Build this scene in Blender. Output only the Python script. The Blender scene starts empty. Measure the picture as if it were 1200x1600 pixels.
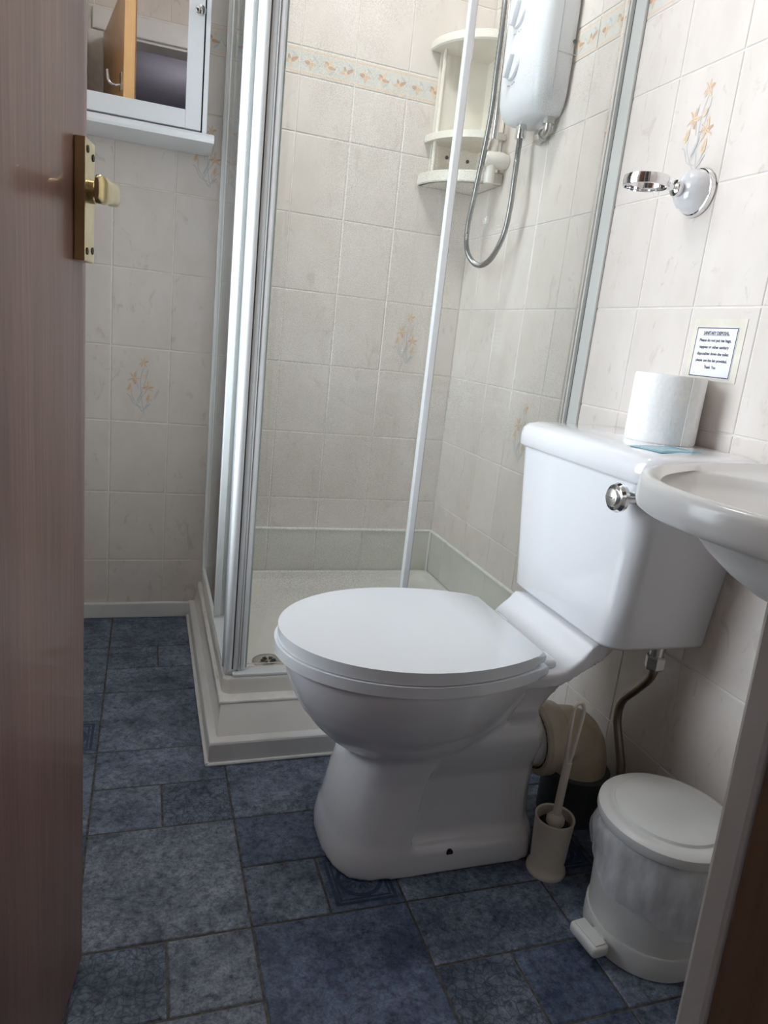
import bpy, bmesh, math, random
from mathutils import Vector, Matrix, noise
random.seed(7)
sc = bpy.context.scene
C = sc.collection
R = math.radians
pi = math.pi

# ------------------------------------------------------------------ camera, world, light, exposure
cam_d = bpy.data.cameras.new('camera'); cam = bpy.data.objects.new('camera', cam_d); C.objects.link(cam)
cam_d.sensor_width = 36; cam_d.sensor_height = 36; cam_d.sensor_fit = 'AUTO'
cam_d.lens = 36 * 1100.19 / 1600; cam_d.clip_start = 0.01
cam.matrix_world = (Matrix.Translation((-0.8935, -2.0499, 0.8630)) @ Matrix.Rotation(R(-19.4358), 4, 'Z')
                    @ Matrix.Rotation(R(76.3901), 4, 'X') @ Matrix.Rotation(R(6.2474), 4, 'Z'))
sc.camera = cam
w = bpy.data.worlds.new('World'); sc.world = w; w.use_nodes = True
w.node_tree.nodes['Background'].inputs[0].default_value = (0.75, 0.85, 1.0, 1)
w.node_tree.nodes['Background'].inputs[1].default_value = 0.6
sc.view_settings.view_transform = 'Standard'; sc.view_settings.look = 'None'
sc.view_settings.gamma = 1; sc.view_settings.use_curve_mapping = False
sc.view_settings.exposure = 0.12
sc.cycles.diffuse_bounces = 7; sc.cycles.max_bounces = 14; sc.cycles.transparent_max_bounces = 16

def area(name, loc, rot, sx, sy, power, col):
    l = bpy.data.lights.new(name, 'AREA'); l.shape = 'RECTANGLE'; l.size = sx; l.size_y = sy
    l.energy = power; l.color = col
    o = bpy.data.objects.new(name, l); C.objects.link(o); o.location = loc; o.rotation_euler = rot
    return o
# daylight entering through the window in the left wall
area('window_daylight', (-1.33, -0.74, 1.20), (0, R(-90), 0), 1.40, 0.82, 31.0, (0.86, 0.93, 1.0))
# added fill lights: one on the room ceiling, one in the hall
def fill_point(name, loc, power, col, rad):
    l = bpy.data.lights.new(name, 'POINT'); l.energy = power; l.color = col; l.shadow_soft_size = rad
    o = bpy.data.objects.new(name, l); C.objects.link(o); o.location = loc
FILL_ROOM = (50.0, (0.97, 0.985, 1.0))
fill_point('hall_fill_light', (-0.7, -3.2, 2.0), 2.5, (0.95, 0.92, 1.0), 0.1)  # weak unseen fill added behind the camera

# ------------------------------------------------------------------ materials
def mat(name, base, rough=0.5, metal=0.0, coat=0.0, spec=0.5, trans=0.0, ior=1.45, alpha=1.0):
    m = bpy.data.materials.new(name); m.use_nodes = True
    b = m.node_tree.nodes['Principled BSDF']
    b.inputs['Base Color'].default_value = (*base, 1); b.inputs['Roughness'].default_value = rough
    b.inputs['Metallic'].default_value = metal; b.inputs['Coat Weight'].default_value = coat
    b.inputs['Specular IOR Level'].default_value = spec; b.inputs['IOR'].default_value = ior
    b.inputs['Transmission Weight'].default_value = trans; b.inputs['Alpha'].default_value = alpha
    return m
class N:
    """small node helper"""
    def __init__(s, m): s.m = m; s.t = m.node_tree; s.b = s.t.nodes.get('Principled BSDF')
    def n(s, typ, **kw):
        x = s.t.nodes.new(typ)
        for k, v in kw.items(): setattr(x, k, v)
        return x
    def l(s, a, b): s.t.links.new(a, b)
    def coords(s, scale=(1, 1, 1), rnd=True):
        tc = s.n('ShaderNodeTexCoord'); mp = s.n('ShaderNodeMapping'); mp.inputs['Scale'].default_value = scale
        s.l(tc.outputs['Object'], mp.inputs['Vector'])
        if rnd:
            oi = s.n('ShaderNodeObjectInfo'); mu = s.n('ShaderNodeMath', operation='MULTIPLY'); mu.inputs[1].default_value = 37.0
            s.l(oi.outputs['Random'], mu.inputs[0]); cx = s.n('ShaderNodeCombineXYZ')
            for i in range(3): s.l(mu.outputs[0], cx.inputs[i])
            s.l(cx.outputs[0], mp.inputs['Location'])
        return mp.outputs[0]
    def noise(s, vec, scale, detail=4, rough=0.55, dist=0.0):
        x = s.n('ShaderNodeTexNoise'); x.inputs['Scale'].default_value = scale; x.inputs['Detail'].default_value = detail
        x.inputs['Roughness'].default_value = rough; x.inputs['Distortion'].default_value = dist
        s.l(vec, x.inputs['Vector']); return x.outputs['Fac']
    def ramp(s, fac, stops):
        x = s.n('ShaderNodeValToRGB'); e = x.color_ramp.elements
        while len(e) < len(stops): e.new(0.5)
        for i, (p, c) in enumerate(stops): e[i].position = p; e[i].color = (*c, 1)
        s.l(fac, x.inputs[0]); return x.outputs[0]
    def mix(s, fac, a, b, mode='MIX'):
        x = s.n('ShaderNodeMix', data_type='RGBA', blend_type=mode)
        for sock, v in ((0, fac), (6, a), (7, b)):
            if isinstance(v, (int, float)): x.inputs[sock].default_value = v
            elif isinstance(v, tuple): x.inputs[sock].default_value = (*v, 1)
            else: s.l(v, x.inputs[sock])
        return x.outputs[2]
    def bump(s, h, strength, dist):
        x = s.n('ShaderNodeBump'); x.inputs['Strength'].default_value = strength; x.inputs['Distance'].default_value = dist
        s.l(h, x.inputs['Height']); s.l(x.outputs[0], s.b.inputs['Normal'])

def wall_tile_mat(name, c0, c1, vein):
    m = mat(name, c0, 0.16, coat=0.2); k = N(m); v = k.coords((1, 1, 0.55))
    base = k.ramp(k.noise(v, 14, 3), [(0.3, c0), (0.72, c1)])
    vn = k.noise(v, 26, 5, 0.62, 1.2)
    vf = k.ramp(vn, [(0.0, (0, 0, 0)), (0.60, (0, 0, 0)), (0.70, (0.55, 0.55, 0.55)), (0.8, (0.2, 0.2, 0.2))])
    c = k.mix(vf, base, vein); k.l(c, k.b.inputs['Base Color'])
    k.bump(k.noise(v, 9, 2), 0.12, 0.002)
    return m
M = {}
M['tile'] = wall_tile_mat('cream_tile', (0.69, 0.625, 0.575), (0.75, 0.69, 0.645), (0.52, 0.455, 0.41))
M['band'] = mat('upstand_tile', (0.66, 0.65, 0.60), 0.08, coat=0.4)
def noisy(m, scale, c0, c1, stretch=(1, 1, 1), bumps=0.0, rnd=False):
    k = N(m); v = k.coords(stretch, rnd); nz = k.noise(v, scale, 5)
    k.l(k.ramp(nz, [(0.3, c0), (0.7, c1)]), k.b.inputs['Base Color'])
    if bumps: k.bump(nz, bumps, 0.002)
    return m
noisy(M['band'], 8, (0.64, 0.63, 0.57), (0.70, 0.685, 0.63))
M['grout'] = noisy(mat('grout', (0.66, 0.62, 0.57), 0.9), 40, (0.70, 0.66, 0.62), (0.82, 0.79, 0.75))
M['ceramic'] = noisy(mat('white_ceramic', (0.80, 0.80, 0.81), 0.12, coat=0.6), 3, (0.75, 0.75, 0.775), (0.77, 0.77, 0.795))
M['basin'] = noisy(mat('basin_ceramic', (0.76, 0.75, 0.74), 0.24, coat=0.1), 6, (0.75, 0.74, 0.73), (0.79, 0.785, 0.78))
M['plastic'] = noisy(mat('white_plastic', (0.72, 0.73, 0.77), 0.3), 5, (0.71, 0.72, 0.76), (0.74, 0.75, 0.79))
M['seat'] = noisy(mat('seat_plastic', (0.80, 0.82, 0.85), 0.16, coat=0.3), 4, (0.80, 0.82, 0.85), (0.82, 0.84, 0.87))
M['cream'] = noisy(mat('cream_plastic', (0.70, 0.64, 0.55), 0.35), 12, (0.66, 0.60, 0.50), (0.74, 0.68, 0.59))
M['shelfcream'] = noisy(mat('shelf_plastic', (0.78, 0.73, 0.65), 0.3), 8, (0.75, 0.70, 0.62), (0.80, 0.76, 0.69))
M['connector'] = noisy(mat('aged_cream_plastic', (0.66, 0.57, 0.42), 0.42), 14, (0.55, 0.46, 0.32), (0.72, 0.64, 0.50))
M['greypipe'] = noisy(mat('grey_pipe', (0.07, 0.075, 0.08), 0.4), 10, (0.05, 0.055, 0.06), (0.09, 0.095, 0.10))
M['tray'] = noisy(mat('shower_tray', (0.76, 0.735, 0.69), 0.12, coat=0.4), 4, (0.75, 0.725, 0.68), (0.79, 0.77, 0.73))
M['paint'] = noisy(mat('gloss_white_paint', (0.74, 0.73, 0.71), 0.25), 9, (0.70, 0.69, 0.67), (0.77, 0.76, 0.74), bumps=0.05)
M['sealant'] = noisy(mat('white_sealant', (0.80, 0.79, 0.76), 0.4), 40, (0.74, 0.72, 0.68), (0.84, 0.83, 0.81), bumps=0.2)
M['cabinet'] = noisy(mat('cabinet_white', (0.77, 0.78, 0.80), 0.35), 5, (0.76, 0.77, 0.79), (0.79, 0.80, 0.82))
M['alu'] = noisy(mat('white_enamel_aluminium', (0.84, 0.86, 0.87), 0.22, coat=0.2), 3, (0.83, 0.85, 0.86), (0.87, 0.89, 0.90), (1, 1, 0.1))
M['alugrey'] = noisy(mat('satin_aluminium', (0.62, 0.64, 0.66), 0.28, metal=0.35), 3, (0.58, 0.60, 0.62), (0.66, 0.68, 0.70), (1, 1, 0.1))
M['strip'] = noisy(mat('pale_sealing_strip', (0.58, 0.585, 0.555), 0.4), 6, (0.55, 0.555, 0.525), (0.61, 0.615, 0.585))
M['seal'] = noisy(mat('dark_rubber_seal', (0.05, 0.05, 0.05), 0.5), 20, (0.04, 0.04, 0.04), (0.07, 0.07, 0.07))
M['chrome'] = noisy(mat('chrome', (0.75, 0.75, 0.76), 0.08, metal=1.0), 4, (0.72, 0.72, 0.73), (0.78, 0.78, 0.79))
M['steel'] = noisy(mat('brushed_steel', (0.55, 0.54, 0.52), 0.3, metal=1.0), 30, (0.48, 0.47, 0.45), (0.62, 0.61, 0.59))
M['brass'] = noisy(mat('tarnished_brass', (0.62, 0.48, 0.22), 0.28, metal=0.9), 22, (0.45, 0.35, 0.16), (0.70, 0.58, 0.32))
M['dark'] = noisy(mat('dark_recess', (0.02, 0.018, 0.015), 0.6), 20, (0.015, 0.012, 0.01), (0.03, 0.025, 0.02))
M['paper'] = noisy(mat('tissue_paper', (0.84, 0.84, 0.83), 0.9), 160, (0.81, 0.81, 0.80), (0.87, 0.87, 0.86), bumps=0.4)
M['card'] = noisy(mat('cardboard', (0.42, 0.32, 0.22), 0.9), 30, (0.38, 0.28, 0.19), (0.46, 0.36, 0.26))
M['sheet'] = noisy(mat('notice_paper', (0.80, 0.80, 0.84), 0.4), 20, (0.79, 0.79, 0.83), (0.82, 0.82, 0.86))
M['ink'] = noisy(mat('black_ink', (0.03, 0.03, 0.05), 0.6), 20, (0.025, 0.025, 0.04), (0.04, 0.04, 0.06))
M['tape'] = noisy(mat('yellowed_adhesive', (0.70, 0.65, 0.52), 0.45), 30, (0.66, 0.61, 0.51), (0.73, 0.69, 0.61))
M['teal'] = noisy(mat('teal_print', (0.12, 0.36, 0.50), 0.3), 60, (0.10, 0.32, 0.46), (0.16, 0.42, 0.55))
M['tealpale'] = noisy(mat('pale_teal_print', (0.36, 0.55, 0.62), 0.3), 60, (0.28, 0.48, 0.57), (0.48, 0.64, 0.68))
M['greyprint'] = noisy(mat('grey_print', (0.42, 0.43, 0.47), 0.4), 30, (0.38, 0.39, 0.43), (0.46, 0.47, 0.51))
M['pr_orange'] = noisy(mat('print_orange', (0.70, 0.46, 0.27), 0.18), 120, (0.64, 0.44, 0.28), (0.70, 0.55, 0.42))
M['pr_pale'] = noisy(mat('print_peach', (0.74, 0.58, 0.43), 0.18), 120, (0.72, 0.54, 0.38), (0.76, 0.64, 0.52))
M['pr_brown'] = noisy(mat('print_brown', (0.54, 0.36, 0.25), 0.18), 120, (0.48, 0.30, 0.20), (0.60, 0.43, 0.31))
M['pr_blue'] = noisy(mat('print_blue_grey', (0.50, 0.535, 0.55), 0.18), 120, (0.50, 0.51, 0.52), (0.58, 0.57, 0.55))
M['pr_strip'] = noisy(mat('print_strip', (0.66, 0.67, 0.63), 0.18), 60, (0.63, 0.63, 0.59), (0.69, 0.665, 0.62))
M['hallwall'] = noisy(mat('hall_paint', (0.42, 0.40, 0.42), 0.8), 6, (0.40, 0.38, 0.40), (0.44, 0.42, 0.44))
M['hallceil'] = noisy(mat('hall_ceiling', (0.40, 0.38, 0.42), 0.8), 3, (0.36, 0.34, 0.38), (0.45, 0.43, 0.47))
M['carpet'] = noisy(mat('hall_carpet', (0.25, 0.17, 0.11), 0.95), 200, (0.20, 0.13, 0.08), (0.30, 0.21, 0.14))
M['ceil'] = noisy(mat('ceiling_paint', (0.78, 0.77, 0.75), 0.8), 8, (0.76, 0.75, 0.73), (0.80, 0.79, 0.77))
M['bag'] = mat('bin_bag', (0.80, 0.80, 0.82), 0.25)
M['bin'] = noisy(mat('bin_plastic', (0.74, 0.74, 0.72), 0.3), 5, (0.72, 0.72, 0.70), (0.76, 0.76, 0.74))
def wood(name, c0, c1, rough, coat):
    m = mat(name, c0, rough, coat=coat); k = N(m); v = k.coords((60, 60, 2.2), False)
    g = k.noise(v, 2.6, 6, 0.7); v2 = k.coords((9, 9, 0.5), False); g2 = k.noise(v2, 2, 3)
    c = k.ramp(g, [(0.25, c0), (0.75, c1)]); c = k.mix(0.35, c, k.ramp(g2, [(0.3, c0), (0.7, c1)]))
    k.l(c, k.b.inputs['Base Color']); k.bump(g, 0.12, 0.001); return m
M['door'] = wood('mahogany_door', (0.105, 0.048, 0.038), (0.30, 0.165, 0.13), 0.42, 0.25)
M['pine'] = wood('pine', (0.46, 0.25, 0.09), (0.60, 0.36, 0.15), 0.35, 0.3)
M['brownwood'] = wood('brown_frame_wood', (0.17, 0.10, 0.055), (0.24, 0.15, 0.085), 0.6, 0.0)

def floor_mat(name, dark, light, crackle):
    m = mat(name, dark, 0.42, spec=0.4); k = N(m); v = k.coords((1, 1, 1))
    a = k.noise(v, 13, 8, 0.72); b = k.noise(v, 85, 5, 0.7)
    c = k.ramp(a, [(0.33, tuple(x * 0.72 for x in dark)), (0.5, tuple((x + y) / 2.2 for x, y in zip(dark, light))), (0.67, light)])
    sp = k.ramp(b, [(0.28, (0.22, 0.22, 0.27)), (0.50, (1, 1, 1)), (0.72, (1.5, 1.45, 1.4))])
    c = k.mix(1.0, c, sp, 'MULTIPLY')
    sb = k.noise(v, 260, 3, 0.7)
    c = k.mix(1.0, c, k.ramp(sb, [(0.3, (0.6, 0.6, 0.65)), (0.7, (1.3, 1.3, 1.3))]), 'MULTIPLY')
    h = b
    if crackle:
        nz = k.n('ShaderNodeTexNoise'); nz.inputs['Scale'].default_value = 30; k.l(v, nz.inputs['Vector'])
        vm = k.n('ShaderNodeVectorMath', operation='MULTIPLY_ADD'); k.l(nz.outputs['Color'], vm.inputs[0])
        vm.inputs[1].default_value = (0.03, 0.03, 0.03); k.l(v, vm.inputs[2])
        vo = k.n('ShaderNodeTexVoronoi', feature='DISTANCE_TO_EDGE'); vo.inputs['Scale'].default_value = 70
        k.l(vm.outputs[0], vo.inputs['Vector'])
        ln = k.ramp(vo.outputs['Distance'], [(0.0, (0.25, 0.25, 0.3)), (0.10, (1, 1, 1))])
        c = k.mix(0.75, c, k.mix(1.0, c, ln, 'MULTIPLY'))
    k.l(c, k.b.inputs['Base Color']); k.bump(h, 0.25, 0.0015)
    return m
FD, FL = (0.066, 0.090, 0.143), (0.215, 0.253, 0.320)
M['fl_a'] = floor_mat('slate_blue', FD, FL, False)
M['fl_b'] = floor_mat('slate_blue_crackled', tuple(x * 0.95 for x in FD), tuple(x * 0.9 for x in FL), True)
M['fl_c'] = floor_mat('slate_blue_deep', (0.046, 0.072, 0.135), (0.135, 0.175, 0.250), False)
M['fl_d'] = floor_mat('slate_greyish', (0.092, 0.112, 0.148), (0.245, 0.276, 0.322), False)
M['fl_rel'] = noisy(mat('slate_relief', (0.02, 0.035, 0.075), 0.45), 80, (0.012, 0.022, 0.05), (0.035, 0.055, 0.10))
M['fl_grout'] = noisy(mat('floor_grout', (0.06, 0.055, 0.05), 0.6), 90, (0.025, 0.022, 0.022), (0.12, 0.11, 0.095))

def glass_mat(name, tint, drops):
    m = bpy.data.materials.new(name); m.use_nodes = True; k = N(m); t = k.t
    t.nodes.remove(k.b); out = t.nodes['Material Output']
    tr = k.n('ShaderNodeBsdfTransparent'); tr.inputs[0].default_value = (*tint, 1)
    gl = k.n('ShaderNodeBsdfGlossy'); gl.inputs['Roughness'].default_value = 0.02
    fr = k.n('ShaderNodeFresnel'); fr.inputs['IOR'].default_value = 1.45
    mx = k.n('ShaderNodeMixShader'); k.l(fr.outputs[0], mx.inputs[0]); k.l(tr.outputs[0], mx.inputs[1]); k.l(gl.outputs[0], mx.inputs[2])
    last = mx.outputs[0]
    if drops:
        v = k.coords((1, 1, 1), False)
        vo = k.n('ShaderNodeTexVoronoi'); vo.inputs['Scale'].default_value = 430; k.l(v, vo.inputs['Vector'])
        d = k.ramp(vo.outputs['Distance'], [(0.0, (1, 1, 1)), (0.34, (1, 1, 1)), (0.46, (0, 0, 0))])
        zone = k.ramp(k.noise(v, 2.6, 3, 0.6), [(0.46, (0, 0, 0)), (0.58, (1, 1, 1))])
        mu = k.n('ShaderNodeMath', operation='MULTIPLY'); k.l(d, mu.inputs[0]); k.l(zone, mu.inputs[1])
        mu2 = k.n('ShaderNodeMath', operation='MULTIPLY'); k.l(mu.outputs[0], mu2.inputs[0]); mu2.inputs[1].default_value = drops
        df = k.n('ShaderNodeBsdfTranslucent'); df.inputs[0].default_value = (0.85, 0.87, 0.86, 1)
        d2 = k.n('ShaderNodeBsdfDiffuse'); d2.inputs[0].default_value = (0.8, 0.82, 0.8, 1)
        ad = k.n('ShaderNodeMixShader'); ad.inputs[0].default_value = 0.5; k.l(df.outputs[0], ad.inputs[1]); k.l(d2.outputs[0], ad.inputs[2])
        m2 = k.n('ShaderNodeMixShader'); k.l(mu2.outputs[0], m2.inputs[0]); k.l(last, m2.inputs[1]); k.l(ad.outputs[0], m2.inputs[2])
        last = m2.outputs[0]
    k.l(last, out.inputs[0]); return m
M['glass'] = glass_mat('shower_glass', (0.965, 0.978, 0.968), 0.18)
M['clear'] = glass_mat('clear_glass', (0.97, 0.98, 0.98), 0.0)
def edge_mat():
    m = mat('green_glass_edge', (0.42, 0.50, 0.46), 0.2); return noisy(m, 5, (0.38, 0.47, 0.43), (0.48, 0.55, 0.51))
M['gedge'] = edge_mat()
def bag_mat():
    m = M['bag']; k = N(m); v = k.coords((1, 1, 0.4), False); nz = k.noise(v, 30, 3)
    k.l(k.ramp(nz, [(0.35, (0.40, 0.40, 0.40)), (0.65, (0.70, 0.70, 0.70))]), k.b.inputs['Alpha'])
    k.l(k.ramp(nz, [(0.3, (0.72, 0.73, 0.77)), (0.7, (0.84, 0.85, 0.88))]), k.b.inputs['Base Color'])
bag_mat()
def mirror_mat():
    m = mat('mirror', (0.80, 0.80, 0.79), 0.0, metal=1.0); return noisy(m, 2, (0.79, 0.79, 0.78), (0.81, 0.81, 0.80))
M['mirror'] = mirror_mat()
def hose_mat(name, base):
    m = mat(name, base, 0.32, metal=1.0)
    return noisy(m, 60, tuple(x * 0.8 for x in base), base)
M['hose'] = hose_mat('ribbed_steel', (0.36, 0.36, 0.36))
M['braid'] = hose_mat('braided_steel', (0.34, 0.29, 0.24))

# ------------------------------------------------------------------ mesh helpers
def me_from(bm, name, mats, smooth=False, ang=None):
    me = bpy.data.meshes.new(name); bmesh.ops.recalc_face_normals(bm, faces=bm.faces[:])
    bm.to_mesh(me); bm.free()
    for m in (mats if isinstance(mats, (list, tuple)) else [mats]): me.materials.append(M[m])
    if smooth:
        me.polygons.foreach_set('use_smooth', [True] * len(me.polygons))
        if ang: me.set_sharp_from_angle(angle=R(ang))
    return me
def obj(name, bm, mats, parent=None, smooth=False, ang=40, loc=None, rot=None):
    me = bm if isinstance(bm, bpy.types.Mesh) else me_from(bm, name, mats, smooth, ang)
    o = bpy.data.objects.new(name, me); C.objects.link(o)
    if parent: o.parent = parent
    if loc is not None: o.location = loc
    if rot is not None: o.rotation_euler = rot
    return o
def tag(o, label, cat, group=None, kind=None):
    o['label'] = label; o['category'] = cat
    if group: o['group'] = group
    if kind: o['kind'] = kind
    return o
def thing(name, label, cat, loc=(0, 0, 0), rot=(0, 0, 0), group=None, kind=None):
    o = bpy.data.objects.new(name, None); o.empty_display_size = 0.05; C.objects.link(o)
    o.location = loc; o.rotation_euler = rot; return tag(o, label, cat, group, kind)
def box(bm, a, b, bev=0.0, seg=2):
    r = bmesh.ops.create_cube(bm, size=1); vs = r['verts']
    for v in vs: v.co = Vector([(a[i] + b[i]) / 2 + v.co[i] * abs(b[i] - a[i]) for i in range(3)])
    if bev:
        es = list({e for v in vs for e in v.link_edges})
        bmesh.ops.bevel(bm, geom=es, offset=bev, segments=seg, affect='EDGES', profile=0.5)
def B(a, b, bev=0.0, seg=2):
    bm = bmesh.new(); box(bm, a, b, bev, seg); return bm
def loft(bm, rings, cap0=True, cap1=True, closed=True):
    vr = [[bm.verts.new(p) for p in r] for r in rings]; n = len(vr[0])
    for a, b in zip(vr, vr[1:]):
        for i in range(n if closed else n - 1):
            j = (i + 1) % n; bm.faces.new((a[i], a[j], b[j], b[i]))
    if cap0: bm.faces.new(list(reversed(vr[0])))
    if cap1: bm.faces.new(vr[-1])
    return vr
def circ(c, r, n, z=None, ax='Z', ry=None, ph=0):
    ry = ry or r; out = []
    for i in range(n):
        t = 2 * pi * i / n + ph; a, b = r * math.cos(t), ry * math.sin(t)
        out.append({'Z': (c[0] + a, c[1] + b, c[2]), 'X': (c[0], c[1] + a, c[2] + b), 'Y': (c[0] + b, c[1], c[2] + a)}[ax])
    return out
def lathe(prof, n=32, c=(0, 0, 0), ax='Z', bm=None, cap0=True, cap1=True):
    """prof = [(r, h)]"""
    bm = bm or bmesh.new(); rings = []
    for r, h in prof:
        p = {'Z': (c[0], c[1], c[2] + h), 'X': (c[0] + h, c[1], c[2]), 'Y': (c[0], c[1] + h, c[2])}[ax]
        rings.append(circ(p, max(r, 1e-5), n, ax=ax))
    loft(bm, rings, cap0, cap1); return bm
def catmull(pts, k=8):
    P = [Vector(p) for p in pts]; P = [P[0] * 2 - P[1]] + P + [P[-1] * 2 - P[-2]]; out = []
    for i in range(1, len(P) - 2):
        for s in range(k):
            t = s / k; a, b, c, d = P[i - 1:i + 3]
            out.append(0.5 * ((2 * b) + (c - a) * t + (2 * a - 5 * b + 4 * c - d) * t * t + (3 * b - a - 3 * c + d) * t ** 3))
    out.append(P[-2]); return out
def tube(pts, rad, n=12, bm=None, closed=False):
    bm = bm or bmesh.new(); P = [Vector(p) for p in pts]; rings = []; u = None
    for i, p in enumerate(P):
        if closed: t = (P[(i + 1) % len(P)] - P[i - 1]).normalized()
        else: t = (P[min(i + 1, len(P) - 1)] - P[max(i - 1, 0)]).normalized()
        if u is None:
            u = t.orthogonal().normalized()
        u = (u - t * u.dot(t)).normalized(); v = t.cross(u); r = rad(i / max(1, len(P) - 1)) if callable(rad) else rad
        rings.append([p + u * r * math.cos(2 * pi * j / n) + v * r * math.sin(2 * pi * j / n) for j in range(n)])
    if closed: rings.append(rings[0]); loft(bm, rings, False, False); bmesh.ops.remove_doubles(bm, verts=bm.verts[:], dist=1e-6)
    else: loft(bm, rings)
    return bm
def prism(poly, z0, z1, bev=0.0, seg=2, bm=None):
    bm = bm or bmesh.new()
    vr = loft(bm, [[(x, y, z0) for x, y in poly], [(x, y, z1) for x, y in poly]])
    if bev:
        es = [e for e in bm.edges if abs(e.verts[0].co.z - e.verts[1].co.z) < 1e-6]
        bmesh.ops.bevel(bm, geom=es, offset=bev, segments=seg, affect='EDGES', profile=0.5)
    return bm
def bake(o, *mods):
    """evaluate modifiers into a plain mesh"""
    for typ, kw in mods:
        md = o.modifiers.new(typ, typ)
        for k, v in kw.items(): setattr(md, k, v)
    dg = bpy.context.evaluated_depsgraph_get(); dg.update()
    me = bpy.data.meshes.new_from_object(o.evaluated_get(dg)); o.modifiers.clear(); old = o.data; o.data = me
    bpy.data.meshes.remove(old)
    me.polygons.foreach_set('use_smooth', [True] * len(me.polygons)); return o

# ------------------------------------------------------------------ room shell
XL, YF, ZC = -1.16, -1.80, 2.25
def struct(name, bm, m, label, cat):
    return tag(obj(name, bm, m), label, cat, kind='structure')
G = 0.0017   # how far the grout lies behind the tile faces
wall_back = struct('wall_back', B((XL - .1, G, -.05), (.1, .1, ZC)), 'grout', 'cream tiled back wall behind the cabinet and shower', 'wall')
wall_right = struct('wall_right', B((G, YF - .12, -.05), (.1, G, ZC)), 'grout', 'cream tiled right wall behind toilet and shower unit', 'wall')
bm = bmesh.new(); WY0, WY1, WZ0, WZ1 = -1.12, -.36, .50, 1.88
box(bm, (XL - .1, YF - .12, -.05), (XL - G, WY0, ZC)); box(bm, (XL - .1, WY1, -.05), (XL - G, G, ZC))
box(bm, (XL - .1, WY0, -.05), (XL - G, WY1, WZ0)); box(bm, (XL - .1, WY0, WZ1), (XL - G, WY1, ZC))
wall_left = struct('wall_left', bm, 'grout', 'cream wall with the window, hidden behind the open door', 'wall')
DX0, DX1, DH = -1.075, -0.505, 1.985   # doorway
bm = bmesh.new(); f0, f1 = YF - .11, YF - G
box(bm, (XL - .1, f0, -.05), (DX0 - .03, f1, ZC)); box(bm, (DX1 + .035, f0, -.05), (G, f1, ZC)); box(bm, (DX0 - .03, f0, DH + .03), (DX1 + .035, f1, ZC))
wall_front = struct('wall_front', bm, 'grout', 'tiled wall around the doorway, seen in the cabinet mirror', 'wall')
struct('ceiling', B((XL - .1, YF - .11, ZC), (.1, .1, ZC + .08)), 'ceil', 'plain white ceiling of the shower room', 'ceiling')
floor = struct('floor', B((XL - .1, YF - .11, -.06), (.1, .1, -.0016)), 'fl_grout', 'slate blue tile patterned floor', 'floor')
# hall behind the camera
struct('floor.001', B((-2.0, -4.2, -.06), (.6, YF - .11, -.002)), 'carpet', 'brown carpet of the hall outside the doorway', 'floor')
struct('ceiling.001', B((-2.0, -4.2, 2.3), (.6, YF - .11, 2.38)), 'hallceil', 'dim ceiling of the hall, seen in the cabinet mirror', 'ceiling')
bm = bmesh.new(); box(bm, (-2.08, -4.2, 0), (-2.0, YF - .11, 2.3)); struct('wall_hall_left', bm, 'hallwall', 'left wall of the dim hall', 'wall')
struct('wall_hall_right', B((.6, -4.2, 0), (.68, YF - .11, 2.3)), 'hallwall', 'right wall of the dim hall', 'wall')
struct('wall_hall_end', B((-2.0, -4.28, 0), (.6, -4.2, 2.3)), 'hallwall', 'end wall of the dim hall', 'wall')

# ---- wall tiles, one object each
tile_cache = {}
def tile_mesh(wd, ht, m):
    key = (round(wd, 4), round(ht, 4), m)
    if key not in tile_cache:
        bm = bmesh.new(); a, b, g, ch = wd / 2 - .0014, ht / 2 - .0014, .006, .0011
        loft(bm, [[(-a, g, -b), (a, g, -b), (a, g, b), (-a, g, b)], [(-a, ch, -b), (a, ch, -b), (a, ch, b), (-a, ch, b)],
                  [(-a + ch * 1.3, 0, -b + ch * 1.3), (a - ch * 1.3, 0, -b + ch * 1.3), (a - ch * 1.3, 0, b - ch * 1.3), (-a + ch * 1.3, 0, b - ch * 1.3)]])
        tile_cache[key] = me_from(bm, 'tile', m)
    return tile_cache[key]
def shape(bm, poly, mi, y=-.00025):
    f = bm.faces.new([bm.verts.new((x, y, z)) for x, z in poly]); f.material_index = mi
def leaf(bm, x, z, L, wd, ang, mi, y):
    pts = []
    for i in range(10):
        t = 2 * pi * i / 10; a, b = L / 2 * math.cos(t), wd / 2 * math.sin(t) * (1 - .35 * math.cos(t))
        pts.append((x + a * math.cos(ang) - b * math.sin(ang), z + a * math.sin(ang) + b * math.cos(ang)))
    shape(bm, pts, mi, y)
def stroke(bm, pts, wd, mi, y):
    P = [Vector((p[0], 0, p[1])) for p in pts]; P = catmull(P, 5)
    for a, b in zip(P, P[1:]):
        d = (b - a).normalized(); nn = Vector((-d.z, 0, d.x)) * wd / 2
        shape(bm, [((a + nn).x, (a + nn).z), ((b + nn).x, (b + nn).z), ((b - nn).x, (b - nn).z), ((a - nn).x, (a - nn).z)], mi, y)
PR = ['pr_orange', 'pr_pale', 'pr_brown', 'pr_blue', 'pr_strip']
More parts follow.
